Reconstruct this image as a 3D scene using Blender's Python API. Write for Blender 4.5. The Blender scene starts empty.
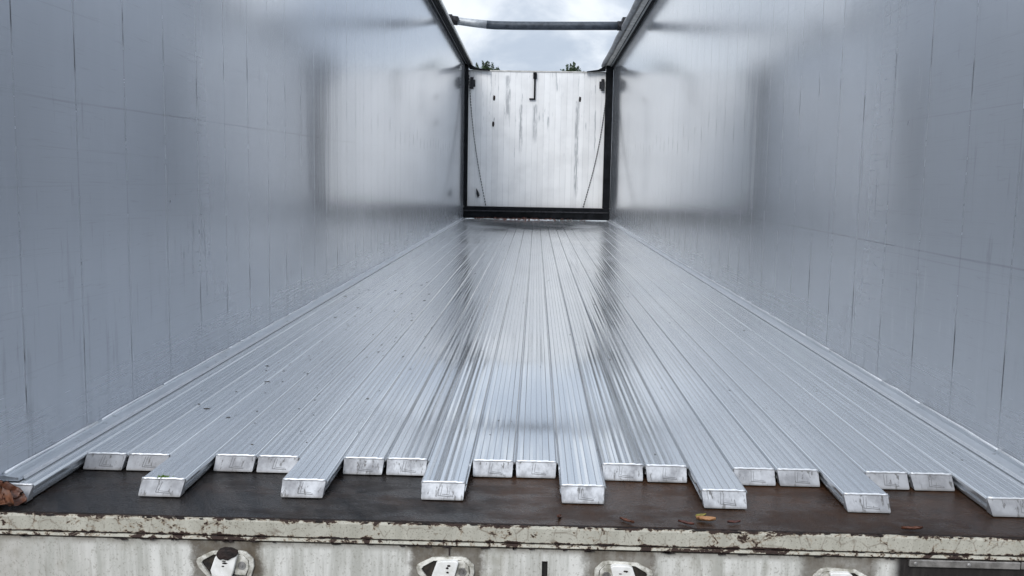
import bpy, bmesh, math, random
from mathutils import Vector, Matrix, Euler, noise as mnoise
random.seed(7)
S = bpy.context.scene
C = S.collection

# ------------------------------------------------------------------ camera
F, CX, CY, CZ, YAW, PIT, ROL = 962.904, .0416, -2.4282, .7356, .0231, .1154, .0174
cy_, sy_ = math.cos(YAW), math.sin(YAW)
fw = Vector((-sy_, cy_, 0)); rt = Vector((cy_, sy_, 0)); up = Vector((0, 0, 1))
fw2 = fw*math.cos(PIT) - up*math.sin(PIT); up2 = up*math.cos(PIT) + fw*math.sin(PIT)
R = rt*math.cos(ROL) + up2*math.sin(ROL); U = -rt*math.sin(ROL) + up2*math.cos(ROL)
cam = bpy.data.cameras.new('camera'); cam.sensor_width = 36; cam.lens = F*36/1024
cam.clip_start = .02; cam.clip_end = 2000
co = bpy.data.objects.new('camera', cam); C.objects.link(co); S.camera = co
m = Matrix((R, U, -fw2)).transposed().to_4x4(); m.translation = (CX, CY, CZ)
co.matrix_world = m

# ------------------------------------------------------------------ node helper
class N:
    """small expression helper round a node tree"""
    def __init__(s, tree): s.t = tree; s.n = tree.nodes; s.l = tree.links
    def new(s, kind, ins=None, **kw):
        nd = s.n.new(kind)
        for k, v in kw.items(): setattr(nd, k, v)
        for k, v in (ins or {}).items(): s.set(nd.inputs[k], v)
        return nd
    def set(s, sock, v):
        if isinstance(v, bpy.types.NodeSocket): s.l.new(v, sock)
        else: sock.default_value = v
    def m(s, op, a, b=0., c=0., clamp=False):
        nd = s.n.new('ShaderNodeMath'); nd.operation = op; nd.use_clamp = clamp
        for i, v in enumerate((a, b, c)): s.set(nd.inputs[i], v)
        return nd.outputs[0]
    def mix(s, f, a, b, blend='MIX'):
        nd = s.n.new('ShaderNodeMix'); nd.data_type = 'RGBA'; nd.blend_type = blend
        s.set(nd.inputs[0], f); s.set(nd.inputs[6], c4(a)); s.set(nd.inputs[7], c4(b))
        return nd.outputs[2]
    def fmix(s, f, a, b):
        nd = s.n.new('ShaderNodeMix'); nd.data_type = 'FLOAT'
        s.set(nd.inputs[0], f); s.set(nd.inputs[2], a); s.set(nd.inputs[3], b)
        return nd.outputs[0]
    def ramp(s, v, lo, hi, a=0., b=1.):
        nd = s.n.new('ShaderNodeMapRange'); nd.interpolation_type = 'SMOOTHSTEP'
        for i, x in enumerate((v, lo, hi, a, b)): s.set(nd.inputs[i], x)
        return nd.outputs[0]
    def pos(s):
        g = s.n.new('ShaderNodeNewGeometry'); x = s.n.new('ShaderNodeSeparateXYZ')
        s.l.new(g.outputs['Position'], x.inputs[0]); return x.outputs[0], x.outputs[1], x.outputs[2]
    def obj(s):
        g = s.n.new('ShaderNodeTexCoord'); x = s.n.new('ShaderNodeSeparateXYZ')
        s.l.new(g.outputs['Object'], x.inputs[0]); return x.outputs[0], x.outputs[1], x.outputs[2]
    def vec(s, x, y, z):
        nd = s.n.new('ShaderNodeCombineXYZ')
        for i, v in enumerate((x, y, z)): s.set(nd.inputs[i], v)
        return nd.outputs[0]
    def noise(s, v, scale=1., detail=3., rough=.55, dist=0.):
        nd = s.new('ShaderNodeTexNoise', {'Vector': v, 'Scale': scale, 'Detail': detail, 'Roughness': rough, 'Distortion': dist})
        return nd.outputs[0]
    def white(s, v):
        nd = s.n.new('ShaderNodeTexWhiteNoise'); nd.noise_dimensions = '1D'; s.set(nd.inputs['W'], v); return nd.outputs[0]
    def rnd(s):
        return s.n.new('ShaderNodeObjectInfo').outputs['Random']
    def bump(s, h, strength=.3, dist=.002, normal=None):
        nd = s.new('ShaderNodeBump', {'Height': h, 'Strength': strength, 'Distance': dist})
        if normal is not None: s.l.new(normal, nd.inputs['Normal'])
        return nd.outputs[0]
def c4(c):
    return (c[0], c[1], c[2], 1.) if isinstance(c, tuple) and len(c) == 3 else c
def material(name, fn):
    mt = bpy.data.materials.new(name); mt.use_nodes = True
    t = mt.node_tree; t.nodes.clear(); n = N(t)
    o = t.nodes.new('ShaderNodeOutputMaterial'); p = t.nodes.new('ShaderNodeBsdfPrincipled')
    t.links.new(p.outputs[0], o.inputs[0])
    for k, v in fn(n).items(): n.set(p.inputs[k], c4(v))
    return mt

# ------------------------------------------------------------------ sky + sun
SUN_EL, SUN_AZ = math.radians(38), math.radians(200)     # azimuth clockwise from +Y: behind the camera
w = bpy.data.worlds.new('World'); S.world = w; w.use_nodes = True
t = w.node_tree; t.nodes.clear(); n = N(t)
wo = t.nodes.new('ShaderNodeOutputWorld'); bg = t.nodes.new('ShaderNodeBackground')
sky = t.nodes.new('ShaderNodeTexSky'); sky.sky_type = 'NISHITA'; sky.sun_disc = False
sky.sun_elevation = SUN_EL; sky.sun_rotation = SUN_AZ; sky.air_density = 1.2; sky.dust_density = 1.5
gen = t.nodes.new('ShaderNodeTexCoord').outputs['Generated']
sx = t.nodes.new('ShaderNodeSeparateXYZ'); t.links.new(gen, sx.inputs[0])
cl = n.noise(n.vec(n.m('MULTIPLY', sx.outputs[0], 1.2), sx.outputs[1], n.m('MULTIPLY', sx.outputs[2], 2.2)), 5.5, 6, .55, .4)
cl2 = n.noise(n.vec(sx.outputs[0], sx.outputs[1], n.m('MULTIPLY', sx.outputs[2], 1.8)), 1.7, 4, .5)
cc = n.mix(n.ramp(cl, .38, .62), (6.0, 6.9, 8.3), (10.8, 11.4, 12.2))
zen = n.ramp(sx.outputs[2], .25, 1., 1., 1.8)
cc = n.mix(1., cc, n.vec(zen, zen, zen), 'MULTIPLY')
fin = n.mix(n.ramp(cl2, .3, .62, .80, .97), sky.outputs[0], cc)
n.set(bg.inputs[0], fin); bg.inputs[1].default_value = .085
t.links.new(bg.outputs[0], wo.inputs[0])
sl = bpy.data.lights.new('sun', 'SUN'); sl.energy = 1.5; sl.angle = math.radians(25); sl.color = (1, .98, .955)
so = bpy.data.objects.new('sun', sl); C.objects.link(so)
sd = Vector((math.sin(SUN_AZ)*math.cos(SUN_EL), math.cos(SUN_AZ)*math.cos(SUN_EL), math.sin(SUN_EL)))
so.rotation_euler = sd.to_track_quat('Z', 'Y').to_euler(); so.location = (0, -5, 12)
S.view_settings.view_transform = 'Standard'; S.view_settings.look = 'None'
S.view_settings.exposure = .14; S.view_settings.gamma = 1
S.render.engine = 'CYCLES'
S.cycles.max_bounces = 16; S.cycles.glossy_bounces = 12; S.cycles.diffuse_bounces = 6
S.cycles.caustics_reflective = True; S.cycles.sample_clamp_indirect = 8
S.cycles.use_denoising = True

# ------------------------------------------------------------------ mesh helpers
def tag(o, label=None, cat=None, group=None, kind=None):
    if label: o['label'] = label
    if cat: o['category'] = cat
    if group: o['group'] = group
    if kind: o['kind'] = kind
    return o
def empty(name, loc=(0, 0, 0), rz=0., **kw):
    if kw.get('label') and kw.get('cat'): kw['kind'] = 'thing'
    o = bpy.data.objects.new(name, None); C.objects.link(o); o.location = loc; o.rotation_euler = (0, 0, rz)
    o.empty_display_size = .1
    return tag(o, **kw)
def mesh_obj(name, verts, faces, mat, parent=None, smooth=False, bevel=0., seg=2):
    me = bpy.data.meshes.new(name); me.from_pydata([tuple(v) for v in verts], [], faces); me.update()
    bm = bmesh.new(); bm.from_mesh(me); bmesh.ops.recalc_face_normals(bm, faces=bm.faces)
    if bevel:
        bmesh.ops.bevel(bm, geom=[e for e in bm.edges if len(e.link_faces) == 2 and e.calc_face_angle(0) > .5],
                        offset=bevel, segments=seg, profile=.5, affect='EDGES', clamp_overlap=True)
    bm.to_mesh(me); bm.free()
    if smooth:
        for p in me.polygons: p.use_smooth = True
    me.materials.append(mat)
    o = bpy.data.objects.new(name, me); C.objects.link(o)
    if parent: o.parent = parent
    return o
class G:
    """collects geometry for ONE mesh"""
    def __init__(s): s.v = []; s.f = []
    def add(s, v, f):
        b = len(s.v); s.v += [tuple(x) for x in v]; s.f += [tuple(i+b for i in q) for q in f]; return s
    def box(s, x0, x1, y0, y1, z0, z1, M=None):
        v = [Vector((x, y, z)) for z in (z0, z1) for y in (y0, y1) for x in (x0, x1)]
        if M: v = [M @ p for p in v]
        return s.add(v, [(0, 2, 3, 1), (4, 5, 7, 6), (0, 1, 5, 4), (2, 6, 7, 3), (0, 4, 6, 2), (1, 3, 7, 5)])
    def prism(s, poly, ax, a, b):
        """extrude a 2-D polygon along axis ax from a to b"""
        k = len(poly)
        def P(q, h):
            return {'x': (h, q[0], q[1]), 'y': (q[0], h, q[1]), 'z': (q[0], q[1], h)}[ax]
        v = [P(q, a) for q in poly] + [P(q, b) for q in poly]
        f = [tuple(range(k)), tuple(range(2*k-1, k-1, -1))] + [(i, i+k, (i+1) % k+k, (i+1) % k) for i in range(k)]
        return s.add(v, f)
    def tube(s, pts, r, seg=16):
        pts = [Vector(p) for p in pts]; rr = r if isinstance(r, (list, tuple)) else [r]*len(pts)
        v = []; f = []
        for i, p in enumerate(pts):
            d = (pts[min(i+1, len(pts)-1)] - pts[max(i-1, 0)]).normalized()
            a = d.cross(Vector((0, 0, 1)) if abs(d.z) < .9 else Vector((1, 0, 0))).normalized(); b = d.cross(a)
            for k in range(seg):
                th = 2*math.pi*k/seg; v.append(p + (a*math.cos(th)+b*math.sin(th))*rr[i])
        for i in range(len(pts)-1):
            for k in range(seg):
                f.append((i*seg+k, i*seg+(k+1) % seg, (i+1)*seg+(k+1) % seg, (i+1)*seg+k))
        f.append(tuple(range(seg))); f.append(tuple(range(len(v)-1, len(v)-seg-1, -1)))
        return s.add(v, f)
    def build(s, name, mat, parent=None, **kw): return mesh_obj(name, s.v, s.f, mat, parent, **kw)

# ------------------------------------------------------------------ materials
def wall_mat(n):
    x, y, z = n.pos()
    P = .312
    side = n.m('GREATER_THAN', x, 0.)                     # the two walls wear differently
    yy = n.m('ADD', y, n.m('MULTIPLY', side, -.29))
    cell = n.m('DIVIDE', n.m('ADD', yy, .13+P/2), P)
    idx = n.m('FLOOR', cell)
    d = n.m('MULTIPLY', n.m('ABSOLUTE', n.m('SUBTRACT', n.m('FRACT', cell), .5)), P)
    wob = n.m('MULTIPLY', n.m('SUBTRACT', n.noise(n.vec(side, y, n.m('MULTIPLY', z, 1.)), 9., 2), .5), .006)
    seam = n.ramp(n.m('ABSOLUTE', n.m('ADD', d, wob)), .0015, .0050, 1., 0.)
    seamn = n.noise(n.vec(n.m('MULTIPLY', side, 5.), n.m('MULTIPLY', idx, 3.1), n.m('MULTIPLY', z, 1.)), 3.2, 4, .7)
    seamv = n.m('MULTIPLY', seam, n.ramp(seamn, .35, .75, .30, .85))
    # dark drips hanging at the seams at about breast height and low down
    dr = n.noise(n.vec(n.m('MULTIPLY', idx, 7.3), n.m('MULTIPLY', side, 3.), n.m('MULTIPLY', z, 2.6)), 2.4, 2, .5)
    rowz = n.m('ADD', n.ramp(n.m('ABSOLUTE', n.m('SUBTRACT', z, n.m('ADD', 1.02, n.m('MULTIPLY', n.white(idx), .16)))), .03, .07, 1., 0.),
               n.ramp(n.m('ABSOLUTE', n.m('SUBTRACT', z, n.m('ADD', .16, n.m('MULTIPLY', n.white(n.m('ADD', idx, 9.)), .12)))), .03, .09, 1., 0.))
    dash = n.m('MULTIPLY', n.ramp(n.m('ABSOLUTE', n.m('ADD', d, wob)), .001, n.m('ADD', n.m('ADD', .002, n.ramp(y, 2., 9., 0., .012)), n.m('MULTIPLY', n.white(n.m('ADD', idx, 31.)), .004)), 1., 0.), n.m('MULTIPLY', rowz, n.ramp(dr, .36, .48)))
    # plank joints running lengthwise, only faint
    pz = n.m('DIVIDE', n.m('ADD', z, n.m('MULTIPLY', side, .2)), .46)
    dj = n.m('MULTIPLY', n.m('ABSOLUTE', n.m('SUBTRACT', n.m('FRACT', pz), .5)), .46)
    jn = n.noise(n.vec(n.m('MULTIPLY', y, .5), n.m('FLOOR', pz), side), 2., 3, .6)
    joint = n.m('MULTIPLY', n.ramp(dj, .0, .003, 1., 0.), n.ramp(jn, .38, .6, 0., 1.))
    # fine lengthwise brushing and long scratches
    br = n.noise(n.vec(side, n.m('MULTIPLY', y, .8), n.m('MULTIPLY', z, 60.)), 2.5, 4, .65)
    scr = n.noise(n.vec(side, n.m('MULTIPLY', n.m('ADD', y, n.m('MULTIPLY', z, 1.5)), .35), n.m('MULTIPLY', n.m('ADD', z, n.m('MULTIPLY', y, .02)), 26.)), 2., 2, .5)
    scrm = n.ramp(n.m('ABSOLUTE', n.m('SUBTRACT', scr, .5)), .0, .008, 1., 0.)
    vs = n.noise(n.vec(side, n.m('MULTIPLY', y, 14.), n.m('MULTIPLY', z, .9)), 1., 4, .6)      # water marks, vertical
    bl = n.noise(n.vec(side, y, z), 1.1, 4, .6)
    sp = n.noise(n.vec(side, n.m('MULTIPLY', y, 1.), n.m('MULTIPLY', z, .55)), 34., 2, .6)
    speck = n.m('MULTIPLY', n.ramp(sp, .73, .78), n.ramp(bl, .4, .6))
    tone = n.m('ADD', n.m('MULTIPLY', n.m('SUBTRACT', n.white(n.m('ADD', idx, n.m('MULTIPLY', side, 50.))), .5), .07),
               n.m('MULTIPLY', n.m('SUBTRACT', vs, .5), .22))
    tone = n.m('ADD', tone, n.m('MULTIPLY', n.m('SUBTRACT', bl, .5), .16))
    base = n.mix(n.m('ADD', .5, tone), (.47, .498, .542), (.66, .69, .738))
    base = n.mix(n.m('MULTIPLY', side, .55), base, n.mix(n.m('ADD', .5, tone), (.47, .485, .505), (.65, .67, .69)))
    col = n.mix(n.m('MULTIPLY', seamv, .6), base, (.10, .105, .12))
    col = n.mix(n.m('MULTIPLY', dash, .8), col, (.03, .03, .033))
    col = n.mix(n.m('MULTIPLY', joint, .16), col, (.1, .1, .11))
    zl = n.m('ADD', n.fmix(side, .912, .516), n.m('ADD', n.m('MULTIPLY', y, n.fmix(side, .008, .0)), n.m('MULTIPLY', n.m('SUBTRACT', n.noise(n.vec(side, y, 0.), 1.5, 2), .5), .012)))
    sc1 = n.m('MULTIPLY', n.ramp(n.m('ABSOLUTE', n.m('SUBTRACT', z, zl)), .001, .004, 1., 0.), n.ramp(n.noise(n.vec(side, y, 5.), 1.3, 3), .35, .6, .2, 1.))
    col = n.mix(n.m('MULTIPLY', sc1, .30), col, (.10, .10, .11))
    col = n.mix(n.m('MULTIPLY', scrm, .15), col, (.15, .15, .16))
    col = n.mix(n.m('MULTIPLY', speck, .6), col, (.06, .06, .065))
    # run marks: thin vertical dribbles, in patches, more of them low down and on the right wall
    rv = n.noise(n.vec(side, n.m('MULTIPLY', y, 30.), n.m('MULTIPLY', z, 3.2)), 1., 4, .65)
    pt = n.noise(n.vec(n.m('ADD', side, 3.), n.m('MULTIPLY', y, 1.6), n.m('MULTIPLY', z, 1.3)), 1.2, 3, .6)
    low = n.m('ADD', n.ramp(z, .75, .25, 0., .06), n.m('MULTIPLY', side, .02))
    run = n.m('MULTIPLY', n.ramp(n.m('ADD', rv, low), .60, .70), n.ramp(pt, .42, .60))
    col = n.mix(n.m('MULTIPLY', run, .24), col, (.13, .135, .15))
    wsh = n.m('MULTIPLY', n.ramp(rv, .42, .33), n.ramp(pt, .5, .38))
    col = n.mix(n.m('MULTIPLY', wsh, .22), col, (.86, .87, .88))
    ro = n.m('ADD', n.m('ADD', .142, n.ramp(z, .5, .12, 0., .13)), n.m('MULTIPLY', n.m('SUBTRACT', br, .5), .05))
    ro = n.m('ADD', ro, n.m('MULTIPLY', n.m('SUBTRACT', bl, .5), .06))
    ro = n.m('ADD', ro, n.m('MULTIPLY', n.m('ADD', seamv, dash), .3))
    h = n.m('ADD', n.m('MULTIPLY', n.noise(n.vec(side, n.m('MULTIPLY', y, 3.2), n.m('MULTIPLY', z, .35)), 1.3, 2), 1.), n.m('MULTIPLY', seam, -.08))
    h = n.m('ADD', h, n.m('MULTIPLY', n.noise(n.vec(side, n.m('MULTIPLY', y, 24.), n.m('MULTIPLY', z, .3)), 1., 2), .08))
    b2 = n.bump(h, .14, .005)
    return {'Base Color': col, 'Metallic': .66, 'Roughness': ro, 'Anisotropic': .97,
            'Tangent': n.vec(0., 0., 1.), 'Normal': b2}
M_wall = material('oxidised_aluminium_wall', wall_mat)

def slat_mat(n):
    x, y, z = n.pos()
    r = n.rnd()
    st = n.noise(n.vec(n.m('ADD', n.m('MULTIPLY', x, 70.), n.m('MULTIPLY', r, 40.)), n.m('MULTIPLY', y, .5), 0.), 1.6, 4, .6)
    bl = n.noise(n.vec(n.m('MULTIPLY', x, 2.5), n.m('MULTIPLY', y, .9), r), 1.6, 4, .6)
    wet = n.noise(n.vec(n.m('MULTIPLY', x, 1.4), n.m('MULTIPLY', y, .8), 3.), 1.1, 3, .5)
    dirt = n.ramp(n.noise(n.vec(x, n.m('MULTIPLY', y, .8), 1.), 42., 2, .6), .74, .79)
    col = n.mix(n.m('ADD', n.m('MULTIPLY', st, .5), n.m('MULTIPLY', bl, .5)), (.615, .645, .678), (.845, .875, .905))
    col = n.mix(n.ramp(r, 0., 1., 0., .12), col, (.45, .47, .5))
    ox, oy, oz = n.obj()
    cell = n.m('FLOOR', n.m('DIVIDE', n.m('ADD', ox, .05075), .01691667))
    col = n.mix(n.m('MULTIPLY', n.white(n.m('ADD', cell, n.m('MULTIPLY', r, 91.))), .22), col, (.34, .37, .41))
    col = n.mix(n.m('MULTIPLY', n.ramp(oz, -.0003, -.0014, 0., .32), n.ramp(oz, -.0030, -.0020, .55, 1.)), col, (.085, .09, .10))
    col = n.mix(n.m('MULTIPLY', dirt, .4), col, (.12, .12, .12))
    ro = n.m('ADD', n.fmix(n.ramp(wet, .40, .62), .145, .075), n.m('MULTIPLY', n.m('SUBTRACT', st, .5), .06))
    # the outer slats are scuffed and drier than the wet middle
    ro = n.m('ADD', ro, n.ramp(n.m('ABSOLUTE', x), .3, 1., 0., .12))
    h = n.m('ADD', n.m('MULTIPLY', n.noise(n.vec(n.m('MULTIPLY', x, 60.), n.m('MULTIPLY', y, .7), r), 1.2, 3), .7),
            n.m('MULTIPLY', n.noise(n.vec(n.m('MULTIPLY', x, 6.), n.m('MULTIPLY', y, 2.), r), 2., 2), .10))
    vr = n.new('ShaderNodeTexVoronoi', {'Vector': n.vec(x, n.m('MULTIPLY', y, .55), 0.), 'Scale': 46.}, feature='F1')
    dm = n.m('MULTIPLY', n.ramp(x, -.15, -.6), n.m('MULTIPLY', n.ramp(y, 5., 2.5), n.ramp(bl, .40, .55)))
    dr = n.m('MULTIPLY', n.m('MULTIPLY', n.ramp(vr.outputs['Distance'], .28, .12), n.m('GREATER_THAN', n.new('ShaderNodeSeparateColor', {0: vr.outputs['Color']}).outputs[0], .55)), dm)
    h = n.m('ADD', h, n.m('MULTIPLY', dr, 5.))
    return {'Base Color': col, 'Metallic': .74, 'Roughness': ro, 'Anisotropic': .75, 'Tangent': n.vec(1., 0., 0.),
            'Normal': n.bump(h, .08, .001)}
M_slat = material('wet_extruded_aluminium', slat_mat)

def cap_mat(n):
    x, y, z = n.pos()
    r = n.rnd()
    a = n.noise(n.vec(x, z, r), 18., 5, .65)
    b = n.noise(n.vec(n.m('MULTIPLY', x, 1.), n.m('MULTIPLY', z, .4), r), 95., 3, .7)
    col = n.mix(n.ramp(a, .32, .68), (.20, .20, .21), (.56, .57, .59))
    col = n.mix(n.ramp(n.m('ABSOLUTE', x), .25, 1.1, 0., .6), col, (.27, .27, .28))  # outer caps darker: their duller side reflection is painted into the colour
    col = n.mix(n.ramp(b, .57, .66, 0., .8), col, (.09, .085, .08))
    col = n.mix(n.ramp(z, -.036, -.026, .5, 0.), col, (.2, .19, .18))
    return {'Base Color': col, 'Metallic': .35, 'Roughness': .5, 'Normal': n.bump(n.m('ADD', a, b), .5, .0015)}
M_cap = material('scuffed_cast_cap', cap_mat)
M_mark = material('engraved_line', lambda n: {'Base Color': (.17, .17, .175), 'Roughness': .7, 'Metallic': .2})
M_bead = material('polished_edge', lambda n: {'Base Color': n.mix(n.noise(n.vec(*n.pos()), 60., 4, .7), (.62, .64, .67), (.93, .94, .96)),
                  'Metallic': .6, 'Roughness': .38, 'Normal': n.bump(n.noise(n.vec(*n.pos()), 120., 3), .5, .002)})

def strip_mat(n):
    x, y, z = n.pos()
    a = n.noise(n.vec(n.m('MULTIPLY', x, 30.), n.m('MULTIPLY', y, 2.), z), 2., 4, .65)
    b = n.ramp(n.noise(n.vec(x, y, z), 28., 4, .7), .62, .70)
    col = n.mix(a, (.42, .45, .49), (.76, .79, .82)); col = n.mix(n.m('MULTIPLY', b, .7), col, (.12, .12, .12))
    return {'Base Color': col, 'Metallic': .75, 'Roughness': n.m('ADD', .28, n.m('MULTIPLY', a, .15)), 'Normal': n.bump(a, .3, .002)}
M_strip = material('worn_aluminium_strip', strip_mat)

def plate_mat(n):
    x, y, z = n.pos()
    a = n.noise(n.vec(x, n.m('MULTIPLY', y, 1.4), 0.), 5., 6, .62, .3)
    b = n.noise(n.vec(x, y, 4.), 24., 5, .65)
    s = n.noise(n.vec(n.m('ADD', n.m('MULTIPLY', x, 22.), n.m('MULTIPLY', y, 12.)), n.m('MULTIPLY', y, 4.), 4.), 1., 4, .6)
    warm = n.noise(n.vec(n.m('MULTIPLY', x, 1.), n.m('MULTIPLY', y, 2.), 8.), 1.9, 4, .6)
    side = n.ramp(x, -.45, .2, -.07, .16)
    rust = n.ramp(n.m('ADD', n.m('ADD', n.m('MULTIPLY', a, .5), n.m('MULTIPLY', warm, .6)), side), .50, .72)
    near = n.ramp(y, -.34, -.05)
    rust = n.m('MULTIPLY', rust, n.fmix(near, .55, 1.))
    blk = n.mix(n.ramp(s, .3, .7), (.003, .0025, .003), (.024, .020, .018))
    ru = n.mix(b, (.010, .005, .003), (.085, .040, .019))
    col = n.mix(rust, blk, ru)
    sc = n.ramp(n.noise(n.vec(n.m('MULTIPLY', x, 4.), n.m('MULTIPLY', n.m('ADD', y, n.m('MULTIPLY', x, .4)), 30.), 2.), 3., 3, .7), .66, .74)
    col = n.mix(n.m('MULTIPLY', sc, .35), col, (.13, .12, .11))
    sp3 = n.noise(n.vec(x, n.m('MULTIPLY', y, 1.), 3.), 130., 3, .7)
    col = n.mix(n.ramp(sp3, .57, .68, 0., .4), col, (.06, .04, .03))
    col = n.mix(n.ramp(sp3, .44, .34, 0., .7), col, (.004, .003, .003))
    ro = n.m('ADD', n.fmix(n.ramp(n.noise(n.vec(x, n.m('MULTIPLY', y, 2.), 7.), 3.5, 4, .6), .45, .62), .12, .50), n.m('MULTIPLY', n.m('SUBTRACT', b, .5), .5))
    return {'Base Color': col, 'Metallic': 0., 'Roughness': ro, 'Specular IOR Level': .22, 'Normal': n.bump(n.m('ADD', a, n.m('ADD', b, n.m('ADD', s, sp3))), .5, .0035)}
M_plate = material('wet_rusty_steel_plate', plate_mat)

LATCH_X = (-.639, -.141, .25, .735)
def chip_mat(n, amount=.0, dirt=.5):
    x, y, z = n.pos()
    big = n.noise(n.vec(n.m('MULTIPLY', x, 1.), y, n.m('MULTIPLY', z, 1.6)), 21., 6, .72, .8)
    fine = n.noise(n.vec(x, y, z), 110., 4, .75)
    region = n.noise(n.vec(n.m('MULTIPLY', x, 1.), 0., 0.), 3.1, 2)
    edge = n.m('MAXIMUM', n.ramp(z, -.050, -.0385, 0., .11), n.ramp(z, -.073, -.080, 0., .13))
    v = n.m('ADD', n.m('ADD', n.m('MULTIPLY', big, .75), n.m('MULTIPLY', fine, .25)), n.m('ADD', edge, n.m('MULTIPLY', n.m('SUBTRACT', region, .5), .22)))
    chip = n.ramp(v, .588-amount, .60-amount)
    rim = n.ramp(v, .54-amount, .59-amount)
    cr = n.new('ShaderNodeTexVoronoi', {'Vector': n.vec(x, 0., n.m('MULTIPLY', z, .7)), 'Scale': 26.}, feature='DISTANCE_TO_EDGE').outputs[0]
    crack = n.m('MULTIPLY', n.ramp(cr, .0, .05, 1., 0.), n.ramp(big, .42, .55))
    paint = n.mix(n.noise(n.vec(n.m('MULTIPLY', x, 40.), y, n.m('MULTIPLY', z, 6.)), 1., 4, .6), (.32, .305, .25), (.62, .60, .52))
    col = n.mix(n.m('MULTIPLY', rim, .6), paint, (.30, .20, .11))
    col = n.mix(n.m('MULTIPLY', crack, .6), col, (.14, .10, .07))
    rustc = n.mix(fine, (.008, .005, .004), (.05, .022, .014))
    spk = n.ramp(n.noise(n.vec(x, y, z), 230., 3, .65), .585, .65)
    col = n.mix(n.m('MULTIPLY', spk, .65), col, (.10, .075, .05))
    col = n.mix(chip, col, rustc)
    return {'Base Color': col, 'Roughness': n.fmix(chip, .42, .75), 'Normal': n.bump(n.m('SUBTRACT', n.m('MULTIPLY', fine, .3), chip), .7, .003)}
M_chip = material('chipped_cream_paint', chip_mat)
M_chip2 = material('chipped_cream_paint_lip', lambda n: chip_mat(n, -.06))

def panel_mat(n):
    x, y, z = n.pos()
    st = n.noise(n.vec(n.m('MULTIPLY', x, 34.), y, n.m('MULTIPLY', z, 3.5)), 1.2, 5, .65)
    fine = n.noise(n.vec(n.m('MULTIPLY', x, 1.), y, n.m('MULTIPLY', z, .35)), 120., 3, .7)
    bl = n.noise(n.vec(x, y, z), 8., 5, .6)
    col = n.mix(n.ramp(st, .3, .7), (.44, .435, .395), (.72, .71, .67))
    col = n.mix(n.ramp(n.noise(n.vec(n.m('MULTIPLY', x, 1.), y, z), 190., 3, .65), .56, .66, 0., .45), col, (.22, .20, .16))
    col = n.mix(n.ramp(bl, .5, .72, 0., .55), col, (.27, .25, .19))
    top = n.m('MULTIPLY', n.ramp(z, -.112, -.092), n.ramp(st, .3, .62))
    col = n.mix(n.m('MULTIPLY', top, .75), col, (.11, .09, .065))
    # grime squares rubbed round the latches
    bl3 = n.noise(n.vec(x, y, z), 38., 5, .7)
    for lx in LATCH_X:
        dx = n.m('ABSOLUTE', n.m('SUBTRACT', x, lx-.002))
        mk = n.m('MULTIPLY', n.ramp(n.m('ADD', dx, n.m('MULTIPLY', n.m('SUBTRACT', bl3, .5), .05)), .070, .092, 1., 0.), n.ramp(n.m('ADD', bl, n.m('MULTIPLY', st, .4)), .45, .85, .45, .97))
        mk = n.m('MULTIPLY', mk, n.ramp(bl3, .30, .5, .75, 1.))
        col = n.mix(mk, col, n.mix(bl3, (.03, .022, .015), (.15, .12, .085)))
    d2 = n.m('MULTIPLY', n.ramp(x, -.75, -1.2), n.ramp(st, .35, .6))
    col = n.mix(n.m('MULTIPLY', d2, .35), col, (.22, .19, .15))
    col = n.mix(n.ramp(fine, .68, .76, 0., .7), col, (.1, .085, .07))
    gr = n.m('MULTIPLY', n.ramp(n.noise(n.vec(n.m('MULTIPLY', x, 46.), 2., n.m('MULTIPLY', z, 5.)), 1.1, 5, .7), .54, .68), n.ramp(bl, .38, .6, .3, 1.))
    col = n.mix(n.m('MULTIPLY', gr, .35), col, (.15, .125, .09))
    dk = n.m('MULTIPLY', n.ramp(x, .845, .87), n.ramp(st, .2, .5, .93, 1.))
    col = n.mix(dk, col, n.mix(fine, (.006, .005, .005), (.035, .03, .028)))
    return {'Base Color': col, 'Roughness': n.m('ADD', .5, n.m('MULTIPLY', dk, .3)), 'Specular IOR Level': .3, 'Normal': n.bump(n.m('ADD', st, fine), .25, .002)}
M_panel = material('grimy_white_paint', panel_mat)

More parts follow.
